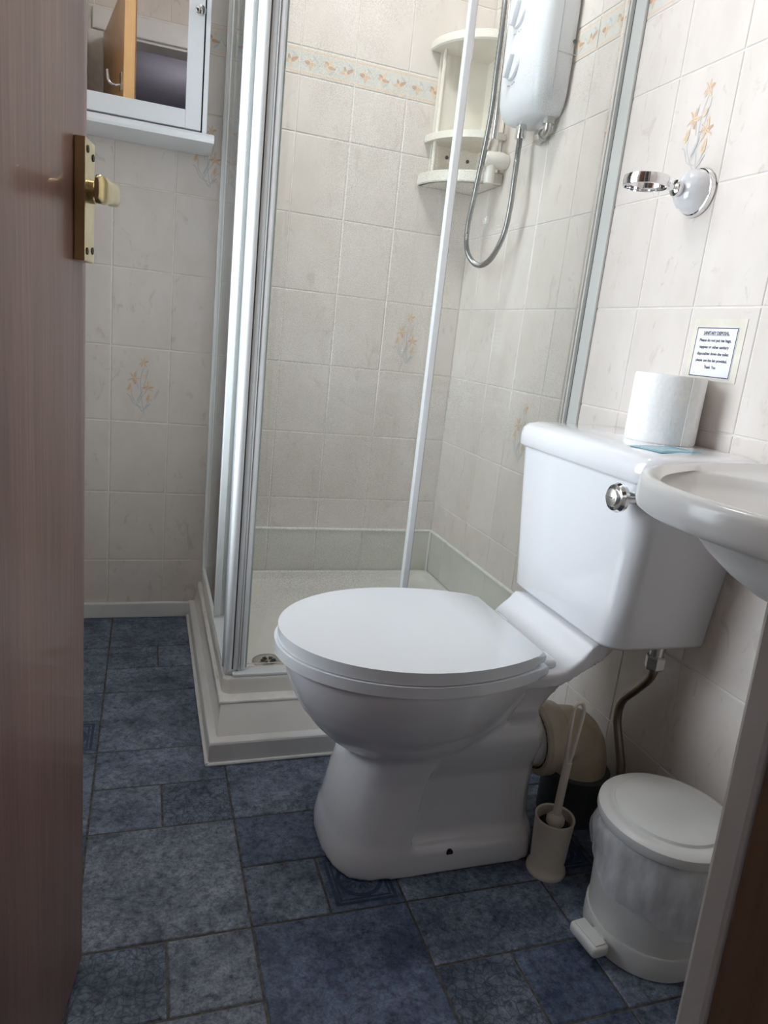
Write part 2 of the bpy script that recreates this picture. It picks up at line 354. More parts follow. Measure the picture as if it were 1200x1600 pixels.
def flower_mesh():
    bm = bmesh.new(); rb = random.Random(11)
    for i, pts in enumerate([[(.012, -.075), (.004, -.03), (.002, .02), (.012, .055)], [(.008, -.072), (-.018, -.035), (-.022, -.008)], [(.010, -.07), (.022, -.045), (.034, -.035)],
                [(-.005, -.05), (.012, -.02), (.026, -.002)], [(.006, -.06), (-.014, -.052), (-.026, -.03), (-.034, -.025)], [(.004, -.02), (.016, .02), (.020, .045)], [(-.004, -.01), (-.010, .02), (-.008, .04)]]):
        stroke(bm, pts, .0022, 3, -.00025 - i * .00001)
    y = -.0004
    def bloom(cx, cz, s, k, a0):
        nonlocal y
        for i in range(k):
            a = a0 + i * 2 * pi / k
            a += rb.uniform(-.35, .35); q = rb.uniform(.7, 1.25)
            leaf(bm, cx + .008 * s * q * math.cos(a), cz + .008 * s * q * math.sin(a), .017 * s * q, .0085 * s * rb.uniform(.6, 1.1), a, (0, 1, 1)[i % 3], y); y -= .000012
            stroke(bm, [(cx, cz), (cx + .008 * s * math.cos(a), cz + .008 * s * math.sin(a)), (cx + .016 * s * math.cos(a + .1), cz + .016 * s * math.sin(a + .1))], .001, 2, y); y -= .000012
    bloom(.008, .062, .85, 6, .3); bloom(-.016, .018, 1.1, 5, 1.2); bloom(.020, -.006, 1.05, 6, .1)
    leaf(bm, -.027, -.006, .026, .011, 1.2, 1, y); leaf(bm, .022, -.032, .026, .012, 1.35, 1, y - .00002); leaf(bm, -.027, -.006, .018, .005, 1.2, 0, y - .00003); leaf(bm, .022, -.032, .018, .0055, 1.35, 0, y - .00005); leaf(bm, .010, .024, .016, .010, .9, 1, y - .00004)
    leaf(bm, .000, -.030, .034, .005, 1.1, 3, y - .00006); leaf(bm, .020, -.056, .026, .005, .8, 3, y - .00006)
    return me_from(bm, 'flower_print', PR)
def border_mesh(wd):
    bm = bmesh.new(); a = wd / 2 - .002; y = -.0002; rb = random.Random(3)
    shape(bm, [(-a, -.021), (a, -.021), (a, .021), (-a, .021)], 4, y)
    for z in (-.026, .026): shape(bm, [(-a, z - .0018), (a, z - .0018), (a, z + .0018), (-a, z + .0018)], 1, y)
    n = max(1, round(wd / .05)); y = -.0003
    for i in range(n):
        cx = -a + (i + .5) * 2 * a / n; up = 1 if i % 2 else -1
        stroke(bm, [(cx - a / n, -.006 * up), (cx - .5 * a / n, .010 * up), (cx, -.002), (cx + .5 * a / n, -.010 * up), (cx + a / n * .95, .006 * up)], .0018, 3, y); y -= .00002
        for j in range(4 + i % 2):
            an = j * 2 * pi / (4 + i % 2) + i * .9 + rb.uniform(-.3, .3)
            q = rb.uniform(.6, 1.15); leaf(bm, cx + .011 * q * math.cos(an), .002 * up + .0095 * q * math.sin(an), .021 * q, .0105 * rb.uniform(.6, 1), an + rb.uniform(-.4, .4), (0, 1, 2)[(j + i) % 3], y); y -= .00001
        leaf(bm, cx + .012, -.012 * up, .016, .005, .6 * up, 3, y); y -= .00001
    return me_from(bm, 'border_print', PR)
FLOWER = flower_mesh(); bcache = {}
def put_tile(wall, side, u0, u1, z0, z1, m='tile', decor=None):
    """side 'B' back wall (u = x), 'R' right wall (u = y), 'F' front wall (u = x)"""
    if u1 - u0 < .006: return
    c, z = (u0 + u1) / 2, (z0 + z1) / 2
    loc, rz = {'B': ((c, 0, z), 0), 'R': ((0, c, z), -pi / 2), 'F': ((c, YF, z), pi), 'L': ((XL, c, z), pi / 2)}[side]
    o = obj('tile', tile_mesh(u1 - u0, z1 - z0, m), None, wall, loc=loc, rot=(0, 0, rz))
    if decor == 'flower': obj('flower_print', FLOWER, None, o)
    if decor == 'border':
        k = round(u1 - u0, 3)
        if k not in bcache: bcache[k] = border_mesh(u1 - u0)
        obj('border_print', bcache[k], None, o)
def cols(j0, lo, hi, step=.15):
    k = math.ceil((lo - j0) / step - 1e-6); xs = [lo]; x = j0 + k * step
    while x < hi - 1e-6:
        if x > lo + .004: xs.append(x)
        x += step
    return list(zip(xs, xs[1:] + [hi]))
ROWS = [(.175, .375), (.375, .575), (.575, .775), (.775, .975), (.975, 1.175), (1.175, 1.375), (1.375, 1.511), (1.511, 1.579), (1.579, 1.779), (1.779, 1.979), (1.979, 2.179), (2.179, ZC)]
DEC_B = [(-.9106, .575), (-.7606, 1.175), (-.1606, .775)]; DEC_R = [(-.9286, 1.175), (-.4786, .575)]
def near(c, z0, L): return any(abs(c - a) < .03 and abs(z0 - b) < .01 for a, b in L)
for wall, side, j0, lo, hi, split, DEC in ((wall_back, 'B', -.2356, XL, 0, -.722, DEC_B), (wall_right, 'R', -1.0036, YF, -.001, -.70, DEC_R)):
    for z0, z1 in ROWS[1:]:
        for a, b in cols(j0, lo, hi):
            put_tile(wall, side, a, b, z0, z1, decor='border' if z1 == 1.579 else ('flower' if near((a + b) / 2, z0, DEC) else None))
    for a, b in cols(j0, lo, split):
        put_tile(wall, side, a, b, 0, .175); put_tile(wall, side, a, b, .175, .375)
    for a, b in cols(j0, split, hi):
        put_tile(wall, side, a, b, .118, .277, 'band'); put_tile(wall, side, a, b, .277, .375)
for z0, z1 in ((DH + .10, 2.179), (2.179, ZC)):
    for a, b in cols(-.2356, XL, 0): put_tile(wall_front, 'F', a, b, z0, z1)
for z0, z1 in ROWS[4:10]:
    for a, b in cols(-.2356, DX1 + .1, 0): put_tile(wall_front, 'F', a, b, z0, min(z1, DH + .10))

for z0, z1 in [(0, .175)] + ROWS:
    d = 'border' if z1 == 1.579 else None
    for lo, hi in ((YF, WY0), (WY1, -.001)):
        for a, b in cols(-1.0036, lo, hi): put_tile(wall_left, 'L', a, b, z0, z1, decor=d)
    for a, b in cols(-1.0036, WY0, WY1):
        if z0 < WZ0 - .01: put_tile(wall_left, 'L', a, b, z0, min(z1, WZ0))
        elif z1 > WZ1 + .01: put_tile(wall_left, 'L', a, b, max(z0, WZ1), z1)

# ---- floor tiles on a 122.5 mm module
gx = lambda i: -.725 + .1225 * i
gy = lambda j: -1.188 + .1225 * j
fcache = {}
def floor_tile(i0, j0, i1, j1, m, decor=False):
    x0, x1, y0, y1 = max(gx(i0), XL), min(gx(i1), 0), max(gy(j0), YF - .11), min(gy(j1), 0)
    if x1 - x0 < .01 or y1 - y0 < .01: return
    wd, dp = x1 - x0, y1 - y0; key = (round(wd, 4), round(dp, 4), m)
    if key not in fcache:
        bm = bmesh.new(); a, b, ch = wd / 2 - .0019, dp / 2 - .0019, .0018
        loft(bm, [[(-a, -b, -.004), (a, -b, -.004), (a, b, -.004), (-a, b, -.004)], [(-a, -b, -.0011), (a, -b, -.0011), (a, b, -.0011), (-a, b, -.0011)],
                  [(-a + ch, -b + ch, 0), (a - ch, -b + ch, 0), (a - ch, b - ch, 0), (-a + ch, b - ch, 0)]])
        fcache[key] = me_from(bm, 'floor_tile', m)
    o = obj('floor_tile', fcache[key], None, floor, loc=((x0 + x1) / 2, (y0 + y1) / 2, 0))
    if decor:
        bm = bmesh.new(); z = .0005
        def ring(r0, r1, n, ph=0):
            for k in range(n):
                t0, t1 = 2 * pi * k / n + ph, 2 * pi * (k + 1) / n + ph
                bm.faces.new([bm.verts.new((r * math.cos(t), r * math.sin(t), z)) for r, t in ((r0, t0), (r1, t0), (r1, t1), (r0, t1))])
        ring(.064, .072, 4, pi / 4); ring(.055, .060, 4, pi / 4); ring(.032, .039, 32); ring(.005, .009, 12)
        for k in range(8):
            t = k * pi / 4
            for s in (-1, 1):
                bm.faces.new([bm.verts.new((r * math.cos(t + s * d), r * math.sin(t + s * d), z)) for r, d in ((.010, 0), (.020, .28), (.031, .05), (.022, .16))])
        obj('carved_ornament', bm, 'fl_rel', o)
for a in [(-2, 0, 0, 2, 'fl_d'), (-2, -1, -1, 0, 'fl_b'), (-1, -1, 0, 0, 'fl_d'), (-2, -2, 0, -1, 'fl_d'), (-2, 2, -1, 3, 'fl_a'), (-1, 2, 0, 3, 'fl_b'), (-2, 3, 0, 4, 'fl_a'),
          (-2, 4, 0, 6, 'fl_a'), (-2, 6, 0, 7, 'fl_a'), (-2, 7, -1, 8, 'fl_b'), (-1, 7, 0, 8, 'fl_a'), (-2, 8, 0, 10, 'fl_a'), (0, 2, 2, 4, 'fl_a'), (0, 1, 2, 2, 'fl_c'),
          (0, 0, 1, 1, 'fl_a'), (1, 0, 2, 1, 'fl_c', True), (0, -2, 2, 0, 'fl_c'), (2, 0, 4, 1, 'fl_a'), (2, -1, 4, 0, 'fl_a'), (2, -2, 3, -1, 'fl_b'), (3, -2, 4, -1, 'fl_c'),
          (4, -2, 6, 0, 'fl_a'), (4, 0, 5, 1, 'fl_c', True), (5, 0, 6, 1, 'fl_a'), (2, 1, 4, 3, 'fl_c'), (4, 1, 6, 2, 'fl_a'), (4, 2, 6, 4, 'fl_c'), (2, 3, 4, 4, 'fl_a'),
          (2, -4, 4, -2, 'fl_c'), (4, -3, 6, -2, 'fl_a'), (0, -3, 2, -2, 'fl_a'), (-2, -4, 0, -2, 'fl_a'), (4, -5, 6, -3, 'fl_a'), (0, -5, 2, -3, 'fl_a'), (2, -5, 4, -4, 'fl_a'), (-2, -5, 0, -4, 'fl_c'),
          (-4, 8, -2, 10, 'fl_a'), (-4, 6, -2, 8, 'fl_a'), (-4, 5, -2, 6, 'fl_a'), (-3, 4, -2, 5, 'fl_c', True), (-4, 4, -3, 5, 'fl_a'), (-4, 2, -2, 4, 'fl_a'), (-4, 1, -2, 2, 'fl_c'), (-4, -1, -2, 1, 'fl_a'), (-4, -3, -2, -1, 'fl_c'), (-4, -5, -2, -3, 'fl_a')]:
    floor_tile(*a)

# ---- skirting boards, window, door frame
def skirt(name, a, b, label):
    bm = B(a, b, .004); struct(name, bm, 'paint', label, 'baseboard')
skirt('baseboard_back', (XL, -.014, 0), (-.745, -.0005, .047), 'low white skirting board under the cabinet along the back wall')
skirt('baseboard_right', (-.014, YF, 0), (-.0005, -.80, .047), 'low white skirting board on the right wall behind the bin')
win = thing('window_1', 'white framed frosted window in the left wall, hidden behind the door', 'window', (XL - .05, (WY0 + WY1) / 2, WZ0), kind='structure')
hy, hz = (WY1 - WY0) / 2, WZ1 - WZ0
for nm, a, b in (('window_frame', (-.03, -hy, 0), (.03, -hy + .05, hz)), ('window_frame', (-.03, hy - .05, 0), (.03, hy, hz)), ('window_frame', (-.03, -hy + .05, 0), (.03, hy - .05, .05)), ('window_frame', (-.03, -hy + .05, hz - .05), (.03, hy - .05, hz)), ('window_sill', (.03, -hy, -.0), (.07, hy, .02))):
    obj(nm, B(a, b, .003), 'paint', win)
obj('window_pane', B((-.004, -hy + .05, .05), (.004, hy - .05, hz - .05)), 'clear', win)
trim = thing('trim_1', 'white gloss door jamb with brown wood edge at the lower right', 'door frame', (-.504, YF + .06, 0), (0, R(-2.2), R(0)), kind='structure')
obj('jamb_lining', B((0, -.024, -.01), (.035, 0, 2.0), .004), 'paint', trim)
obj('jamb_edge', B((.002, -.19, -.01), (.037, -.024, 2.0), .002), 'brownwood', trim)
trim2 = thing('trim_2', 'white head and left jamb of the doorway, seen in the cabinet mirror', 'door frame', (DX0, YF, 0), kind='structure')
obj('jamb_lining', B((-.03, -.115, 0), (0, -.002, DH), .002), 'paint', trim2)
obj('head_lining', B((-.03, -.115, DH), (DX1 - DX0 + .03, -.002, DH + .03), .002), 'paint', trim2)
obj('head_architrave', B((-.07, 0, DH + .01), (DX1 - DX0 + .10, .014, DH + .09), .004), 'paint', trim2)

# ------------------------------------------------------------------ open door
door = thing('door_1', 'dark reddish brown wooden door standing open on the left', 'door', (-.957, -1.205, 0), (0, 0, R(-10)), kind='structure')
obj('door_leaf', B((-.004, -.58, .012), (0, 0, 1.975), .0012, 1), 'door', door)
obj('door_core', B((-.042, -.579, .013), (-.004, -.0005, 1.974), .002), 'pine', door)
hk = obj('coat_hook', tube(catmull([(-.043, -.055, 1.66), (-.065, -.055, 1.655), (-.085, -.055, 1.665), (-.09, -.055, 1.70)], 6), .005, 10), 'chrome', door, True)
obj('hook_plate', B((-.046, -.07, 1.64), (-.042, -.04, 1.70), .001), 'chrome', hk)
pl = obj('handle_plate', B((0, -.048, .908), (.011, -.012, 1.022), .0015), 'brass', door)
for yy, zz in ((-.040, 1.012), (-.020, 1.008), (-.040, .918), (-.020, .920)):
    obj('screw', lathe([(.0035, .0105), (.0035, .0118)], 12, (0, yy, zz), 'X'), 'dark', pl)
bm = lathe([(.011, .011), (.011, .016), (.008, .018), (.008, .030)], 16, (0, -.030, .975), 'X')
obj('handle_neck', bm, 'brass', pl, True)
bm = bmesh.new(); rings = []
for y, xx, zc, hx, hzz in ((-.020, .030, .975, .006, .010), (-.030, .033, .975, .007, .0115), (-.045, .034, .974, .006, .011), (-.062, .035, .972, .005, .011), (-.080, .036, .970, .0045, .012), (-.096, .035, .969, .004, .0125), (-.100, .034, .969, .002, .009)):
    rings.append([(xx + hx * math.copysign(abs(math.cos(t)) ** .6, math.cos(t)), y, zc + hzz * math.copysign(abs(math.sin(t)) ** .6, math.sin(t))) for t in [2 * pi * k / 16 for k in range(16)]])
loft(bm, rings); obj('lever', bm, 'brass', pl, True)

# ------------------------------------------------------------------ mirror cabinet
cab = thing('bathroom_cabinet', 'white wall cabinet with mirrored door and moulded base above the skirting corner', 'cabinet', (-.945, -.004, 1.275))
cw0, cw1 = -.20, .172   # local x
bm = bmesh.new()
for a, b in (((cw0, -.1345, .02), (cw0 + .010, 0, .60)), ((cw1 - .010, -.1345, .02), (cw1, 0, .60)), ((cw0, -.118, .58), (cw1, 0, .60)), ((cw0, -.005, .02), (cw1, 0, .60))): box(bm, a, b)
obj('carcass', bm, 'cabinet', cab)
bm = bmesh.new(); pr = [(-.134, .022), (-.138, .021), (-.146, .014), (-.149, .006), (-.149, 0), (0, 0), (0, .022)]
loft(bm, [[(cw0 - .016, y, z) for y, z in pr], [(cw1 + .018, y, z) for y, z in pr]]); obj('base_board', bm, 'cabinet', cab)
obj('top_board', B((cw0 - .016, -.145, .60), (cw1 + .018, 0, .622), .004), 'cabinet', cab)
cd = obj('cabinet_door', B((cw0 + .0135, -.1215, .026), (cw1 - .0135, -.1190, .596)), 'cabinet', cab)
d0, d1, z0, z1 = cw0 + .0135, cw1 - .0135, .026, .596
for a, b in (((d0, z0), (d0 + .042, z1)), ((d1 - .036, z0), (d1, z1)), ((d0 + .042, z0), (d1 - .036, z0 + .040)), ((d0 + .042, z1 - .04), (d1 - .036, z1))):
    obj('frame_rail', B((a[0], -.1345, a[1]), (b[0], -.1215, b[1]), .0015), 'cabinet', cd)
obj('mirror_panel', B((d0 + .038, -.1265, z0 + .036), (d1 - .032, -.1220, z1 - .036)), 'mirror', cd)
kb = lathe([(.004, 0), (.004, -.008), (.0105, -.012), (.012, -.018), (.0095, -.0235), (.004, -.026)], 20, (d1 - .011, -.1345, .272), 'Y'); obj('knob', kb, 'chrome', cd, True)
obj('gap_shade_strip', B((cw1 - .0165, -.1185, .024), (cw1 - .0101, -.112, .598)), 'dark', cab)  # dark strip standing in for the shade inside the door gap

# ------------------------------------------------------------------ shower tray
TX, TY = -.727, -.687
tray = thing('shower_tray', 'square cream shower tray on a raised white plinth in the back corner', 'shower tray', (0, 0, 0))
bm = bmesh.new()
def sq(ins, z, r):
    pts = []
    x0, x1, y0, y1 = TX + ins, -.002 - ins * .35, TY + ins, -.002 - ins * .35
    for cx, cy, a0 in ((x1 - r, y1 - r, 0), (x0 + r, y1 - r, 90), (x0 + r, y0 + r, 180), (x1 - r, y0 + r, 270)):
        for k in range(7): t = R(a0 + 15 * k); pts.append((cx + r * math.cos(t), cy + r * math.sin(t), z))
    return pts
rr = [sq(0, .095, .02), sq(0, .138, .02), sq(.003, .143, .02), sq(.034, .143, .02), sq(.038, .141, .03), sq(.056, .124, .05), sq(.075, .119, .06), sq(.25, .116, .06)]
loft(bm, rr, False, True); obj('tray_body', bm, 'tray', tray, True, 50)
def lshape(x, y, tk, z0, z1, bev):
    return prism([(x, y), (-.001, y), (-.001, y + tk), (x + tk, y + tk), (x + tk, -.001), (x, -.001)], z0, z1, bev)
def slope_plinth():
    bm = bmesh.new()
    loft(bm, [[(x, y, z), (-.001, y, z), (-.001, -.001, z), (x, -.001, z)] for x, y, z in ((-.742, -.757, 0), (-.742, -.757, .045), (-.732, -.714, .104))])
    return bm
obj('plinth', slope_plinth(), 'tray', tray)
obj('plinth_ledge', lshape(-.735, -.717, .03, .100, .108, .003), 'sealant', tray)
sk = obj('plinth_skirting', lshape(-.758, -.775, .02, .0, .050, .005), 'paint', tray)
bm = bmesh.new(); tube([(-.760, -.002, .004), (-.7595, -.3, .003), (-.7605, -.5, .005), (-.7595, -.778, .004)], .005, 8, bm); tube([(-.7595, -.777, .003), (-.55, -.7765, .004), (-.3, -.777, .003), (-.05, -.777, .004)], .004, 8, bm)
obj('sealant_bead', bm, 'sealant', sk, True)
for pts in ([(-.72, -.002, .122), (-.004, -.002, .122)], [(-.002, -.004, .122), (-.002, -.70, .122)], [(-.715, -.001, .277), (-.003, -.001, .277)], [(-.001, -.003, .277), (-.001, -.66, .277)], [(-.003, -.003, .12), (-.003, -.003, .277)]):
    obj('sealant_bead', tube(pts, .0045, 8), 'sealant', tray, True)
# chrome drain
dr = obj('drain_cover', lathe([(.037, .117), (.037, .1205), (.031, .1225), (.022, .1222), (.020, .1215)], 32, (-.612, -.566, 0)), 'steel', tray, True, 30)
for k in range(6):
    t = k * pi / 3; bm = bmesh.new()
    loft(bm, [[(-.612 + r * math.cos(t + d), -.566 + r * math.sin(t + d), z) for r, d in ((.006, -.15), (.017, -.32), (.0175, 0), (.017, .32), (.006, .15))] for z in (.1200, .1232)])
    obj('drain_slot', bm, 'dark', dr)

# ------------------------------------------------------------------ shower enclosure (corner entry)
enc = thing('shower_enclosure', 'corner entry shower enclosure of clear glass in white aluminium profiles', 'shower enclosure', (0, 0, .143))
GH = 1.80
def P3(a, b, bev=.002): return B((a[0], a[1], a[2]), (b[0], b[1], b[2]), bev)
yo, yi, xo, xi = TY + .012, TY + .034, TX + .012, TX + .034      # outer / inner tracks
# wall profiles
obj('wall_strip', P3((-.007, yo - .045, .003), (-.0005, yo - .006, GH), .002), 'strip', enc)
obj('wall_profile', P3((-.014, yo - .006, .003), (-.0005, yo + .006, GH), .002), 'strip', enc)
obj('profile_gap', B((-.0075, yo - .0105, .003), (-.0062, yo - .0085, GH)), 'seal', enc)
obj('wall_profile', P3((xo - .010, -.020, .003), (xo + .010, -.0005, GH), .003), 'alu', enc)
# fixed panes
fp = obj('fixed_pane', B((-.345, yo - .003, .02), (-.022, yo + .003, GH)), 'glass', enc)
obj('pane_edge_profile', P3((-.350, yo - .006, .009), (-.336, yo + .010, GH)), 'alu', fp)
fp2 = obj('fixed_pane', B((xo - .003, -.37, .02), (xo + .003, -.026, GH)), 'glass', enc)
obj('pane_edge_profile', P3((xo - .006, -.385, .015), (xo + .010, -.366, GH)), 'alu', fp2)
# bottom tracks
obj('bottom_track', P3((TX + .02, yo - .008, .0005), (-.02, yi + .005, .008), .002), 'alu', enc)
obj('bottom_track', P3((xo - .008, TY + .02, .0005), (xi + .005, -.02, .008), .002), 'alu', enc)
obj('top_track', P3((TX + .004, yo - .014, GH), (-.001, yi + .012, GH + .045), .003), 'alu', enc)
obj('top_track', P3((xo - .014, TY + .040, GH), (xi + .012, -.001, GH + .045), .003), 'alu', enc)
# sliding doors, closed against each other at the corner
sd = obj('sliding_door', B((-.690, yi - .0025, .016), (-.325, yi + .0025, GH - .005)), 'glass', enc)
def stile(name, a, b, m='alu', par=None): return obj(name, P3(a, b, .004), m, par)
stile('door_stile', (-.7055, yi - .018, .010), (-.680, yi + .010, GH - .002), 'alu', sd)
stile('stile_rib', (-.6965, yi - .0195, .010), (-.6905, yi - .015, GH - .002), 'alu', sd)
obj('pull_edge', P3((-.6805, yi - .010, .012), (-.676, yi + .006, GH - .002), .001), 'gedge', sd)
sd2 = obj('sliding_door', B((xi - .0025, -.672, .016), (xi + .0025, -.345, GH - .005)), 'glass', enc)
obj('door_stile', P3((-.7245, -.680, .010), (-.7085, -.638, GH - .002), .0065), 'alu', sd2, True, 60)
obj('door_seal', B((-.7087, yi - .014, .010), (-.7053, yi - .006, GH - .002)), 'seal', sd2)
stile('stile_rib', (-.7262, -.652, .010), (-.7225, -.644, GH - .002), 'alugrey', sd2)
obj('door_edge_profile', P3((xi - .008, -.365, .010), (xi + .006, -.342, GH - .003)), 'alu', sd2)
ft = obj('track_foot', B((-.717, -.672, 0), (-.700, -.640, .012), .004), 'plastic', enc)

# ------------------------------------------------------------------ electric shower
es = thing('electric_shower', 'white electric shower box with two dials on the right wall', 'shower unit', (0, -.375, 1.405))
bm = bmesh.new(); rings = []
def rrect(cx, cy, hx, hy, r, n=6):
    out = []
    for sx, sy, a0 in ((1, 1, 0), (-1, 1, 90), (-1, -1, 180), (1, -1, 270)):
        for k in range(n + 1): t = R(a0 + 90 * k / n); out.append((cx + sx * (hx - r) + r * math.cos(t), cy + sy * (hy - r) + r * math.sin(t)))
    return out
for z, hyy, dpt in ((0.0, .068, .062), (.006, .082, .074), (.02, .094, .084), (.045, .1, .090), (.10, .102, .093), (.28, .102, .095), (.35, .1, .092), (.365, .09, .08)):
    rings.append([(x, y, z) for x, y in rrect(-dpt / 2, 0, dpt / 2, hyy, min(.026, dpt * .3))])
loft(bm, rings); obj('casing', bm, 'plastic', es, True, 50)
for zz, r in ((.115, .030), (.225, .030)):
    d = obj('dial', lathe([(r, -.0935), (r, -.097), (r * .92, -.100), (.004, -.100)], 32, (0, .026, zz), 'X'), 'plastic', es, True, 40)
    bm = bmesh.new(); box(bm, (-.114, -.006, -.026), (-.098, .006, .026), .004)
    for v in bm.verts: v.co = Matrix.Rotation(R(20), 3, 'X') @ v.co + Vector((0, .026, zz))
    obj('dial_grip', bm, 'plastic', d, True, 50)
    for k in (-2, -1, 1, 2):
        bm = bmesh.new(); box(bm, (-.0945, .026 + .008 * k - .0025, zz - .043 + abs(k) * .002), (-.0934, .026 + .008 * k + .0015, zz - .0405 + abs(k) * .002)); obj('dial_mark', bm, 'greyprint', d)
bm = bmesh.new(); box(bm, (-.0515, -.1028, .02), (-.0500, -.1012, .36)); obj('cover_joint', bm, 'greyprint', es)
obj('cover_joint', B((-.05, -.1028, .118), (-.004, -.1012, .1192)), 'greyprint', es)
obj('cover_screw', lathe([(.004, -.1015), (.004, -.1035)], 12, (-.012, 0, .145), 'Y'), 'dark', es)
obj('outlet_nut', lathe([(.012, -.032), (.013, -.03), (.013, -.006), (.011, .004)], 12, (-.045, .035, 0)), 'chrome', es, True, 30)
obj('inlet_pipe', tube(catmull([(-.022, -.055, .01), (-.022, -.055, -.012), (-.020, -.045, -.028), (-.018, -.01, -.034), (-.010, .005, -.036), (.003, .006, -.036)], 6), .0095, 14), 'steel', es, True)
obj('pipe_nut', lathe([(.0135, -.012), (.0145, -.01), (.0145, .008), (.0135, .01)], 8, (-.020, -.020, -.032), 'Y'), 'steel', es)
obj('pipe_nut', lathe([(.0135, -.018), (.0135, .002)], 8, (-.022, -.055, .004)), 'steel', es)
# riser rail with hose and handset
rail = thing('riser_rail', 'chrome riser rail with cream wall bracket left of the shower box', 'shower rail', (-.048, -.195, 1.30))
obj('rail_bar', tube([(0, 0, .02), (0, 0, .78)], .0095, 16), 'chrome', rail, True)
obj('wall_bracket', lathe([(.018, -.022), (.021, -.018), (.021, .030), (.017, .046)], 24, (0, 0, .055), 'X'), 'shelfcream', rail, True, 40)
obj('wall_bracket', lathe([(.018, -.022), (.021, -.018), (.021, .030), (.017, .046)], 24, (0, 0, .755), 'X'), 'shelfcream', rail, True, 40)
obj('collar', lathe([(.013, .070), (.0145, .074), (.0145, .096), (.011, .102)], 20), 'shelfcream', rail, True, 40)
obj('end_sleeve', lathe([(.0125, -.005), (.014, 0), (.014, .045)], 20), 'shelfcream', rail, True, 40)
obj('handset_holder', lathe([(.018, -.03), (.020, -.02), (.020, .02), (.018, .03)], 20, (-.012, 0, .66)), 'plastic', rail, True, 40)
obj('handset', tube(catmull([(-.045, 0, .62), (-.055, 0, .70), (-.085, -.01, .76)], 5), lambda t: .012 + .004 * t, 14), 'plastic', rail, True)
obj('spray_head', lathe([(.012, .03), (.036, .012), (.040, 0), (.038, -.006)], 28, (-.10, -.01, .755)), 'plastic', rail, True, 40)
hp = catmull([(-.093, -.195, 1.92), (-.095, -.215, 1.80), (-.090, -.245, 1.70), (-.085, -.238, 1.55), (-.080, -.225, 1.433), (-.074, -.175, 1.27), (-.068, -.142, 1.19), (-.062, -.14, 1.135), (-.058, -.18, 1.098), (-.056, -.235, 1.085), (-.055, -.292, 1.10), (-.053, -.338, 1.15), (-.052, -.352, 1.21), (-.050, -.349, 1.28), (-.046, -.341, 1.34), (-.045, -.340, 1.378)], 26)
hose = tag(obj('shower_hose', tube(hp, lambda t: .0068 + .0007 * math.cos(t * (len(hp) - 1) * pi), 10), 'hose', None, True, 60), 'ribbed chrome shower hose hanging in a loop below the shower box', 'hose')

# ------------------------------------------------------------------ corner shelf
cs = thing('corner_shelf', 'cream plastic corner shelf unit with curved tiers inside the shower', 'shelf', (-.0015, -.0015, 1.30))
def quarter(r, z0, z1, r_in=0, n=16, bev=0.0):
    if not r_in:
        return prism([(-r * math.cos(pi / 2 * k / n), -r * math.sin(pi / 2 * k / n)) for k in range(n + 1)] + [(0, 0)], z0, z1, bev, 2)
    bm = bmesh.new(); e = bev or .001
    sec = [(r_in, z0), (r - e, z0), (r, z0 + e), (r, z1 - e), (r - e, z1), (r_in, z1)]
    loft(bm, [[(-a * math.cos(pi / 2 * k / n), -a * math.sin(pi / 2 * k / n), z) for a, z in sec] for k in range(n + 1)]); return bm
obj('shelf_tier', quarter(.176, .0, .012), 'shelfcream', cs, True, 40)
obj('tier_rim', quarter(.178, .0, .030, .168, bev=.003), 'shelfcream', cs, True, 40)
obj('shelf_tier', quarter(.170, .112, .130, bev=.004), 'shelfcream', cs, True, 40)
obj('shelf_tier', quarter(.172, .342, .354), 'shelfcream', cs, True, 40)
obj('tier_rim', quarter(.180, .3415, .366, .172, bev=.004), 'shelfcream', cs, True, 40)
obj('back_panel', B((-.150, -.006, .0), (0, 0, .36), .002), 'shelfcream', cs)
obj('back_panel', B((-.006, -.150, .0), (0, 0, .36), .002), 'shelfcream', cs)
for a in (12, 78):
    t = R(a); obj('post', tube([(-.152 * math.cos(t), -.152 * math.sin(t), .01), (-.152 * math.cos(t), -.152 * math.sin(t), .12)], .006, 10), 'shelfcream', cs, True)
    obj('post', tube([(-.150 * math.cos(t), -.150 * math.sin(t), .12), (-.150 * math.cos(t), -.150 * math.sin(t), .35)], .005, 10), 'shelfcream', cs, True)
for p in ((-.10, -.0065, .085), (-.035, -.0065, .085)): obj('screw', lathe([(.005, 0), (.005, -.002)], 12, p, 'Y'), 'dark', cs)
obj('screw', lathe([(.005, 0), (.005, -.002)], 12, (-.0065, -.075, .235), 'X'), 'dark', cs)

# ------------------------------------------------------------------ tumbler holder on the wall
th = thing('tumbler_holder', 'chrome ring holder on a white ceramic wall rose', 'tumbler holder', (0, -.962, 1.166))
obj('backplate', lathe([(.039, -.0005), (.040, -.004), (.038, -.010), (.034, -.012)], 40, (0, 0, 0), 'X'), 'chrome', th, True, 40)
obj('rose', lathe([(.0365, -.009), (.036, -.016), (.032, -.027), (.024, -.036), (.012, -.041)], 40, (0, 0, 0), 'X'), 'ceramic', th, True)
obj('boss', lathe([(.010, -.038), (.013, -.046), (.013, -.052), (.008, -.056)], 24, (0, 0, 0), 'X'), 'chrome', th, True, 40)
obj('stem', tube([(-.05, 0, 0), (-.078, 0, 0)], .0055, 12), 'chrome', th, True)
bm = bmesh.new(); rg = []
for k in range(49):
    t = 2 * pi * k / 48; c, s = math.cos(t), math.sin(t)
    rg.append([(-.110 + r * c, r * s, z) for r, z in ((.037, -.008), (.034, -.0085), (.033, 0), (.034, .0085), (.037, .008), (.0385, 0))])
loft(bm, rg, False, False); bmesh.ops.remove_doubles(bm, verts=bm.verts[:], dist=1e-6)
obj('ring', bm, 'chrome', th, True, 60)

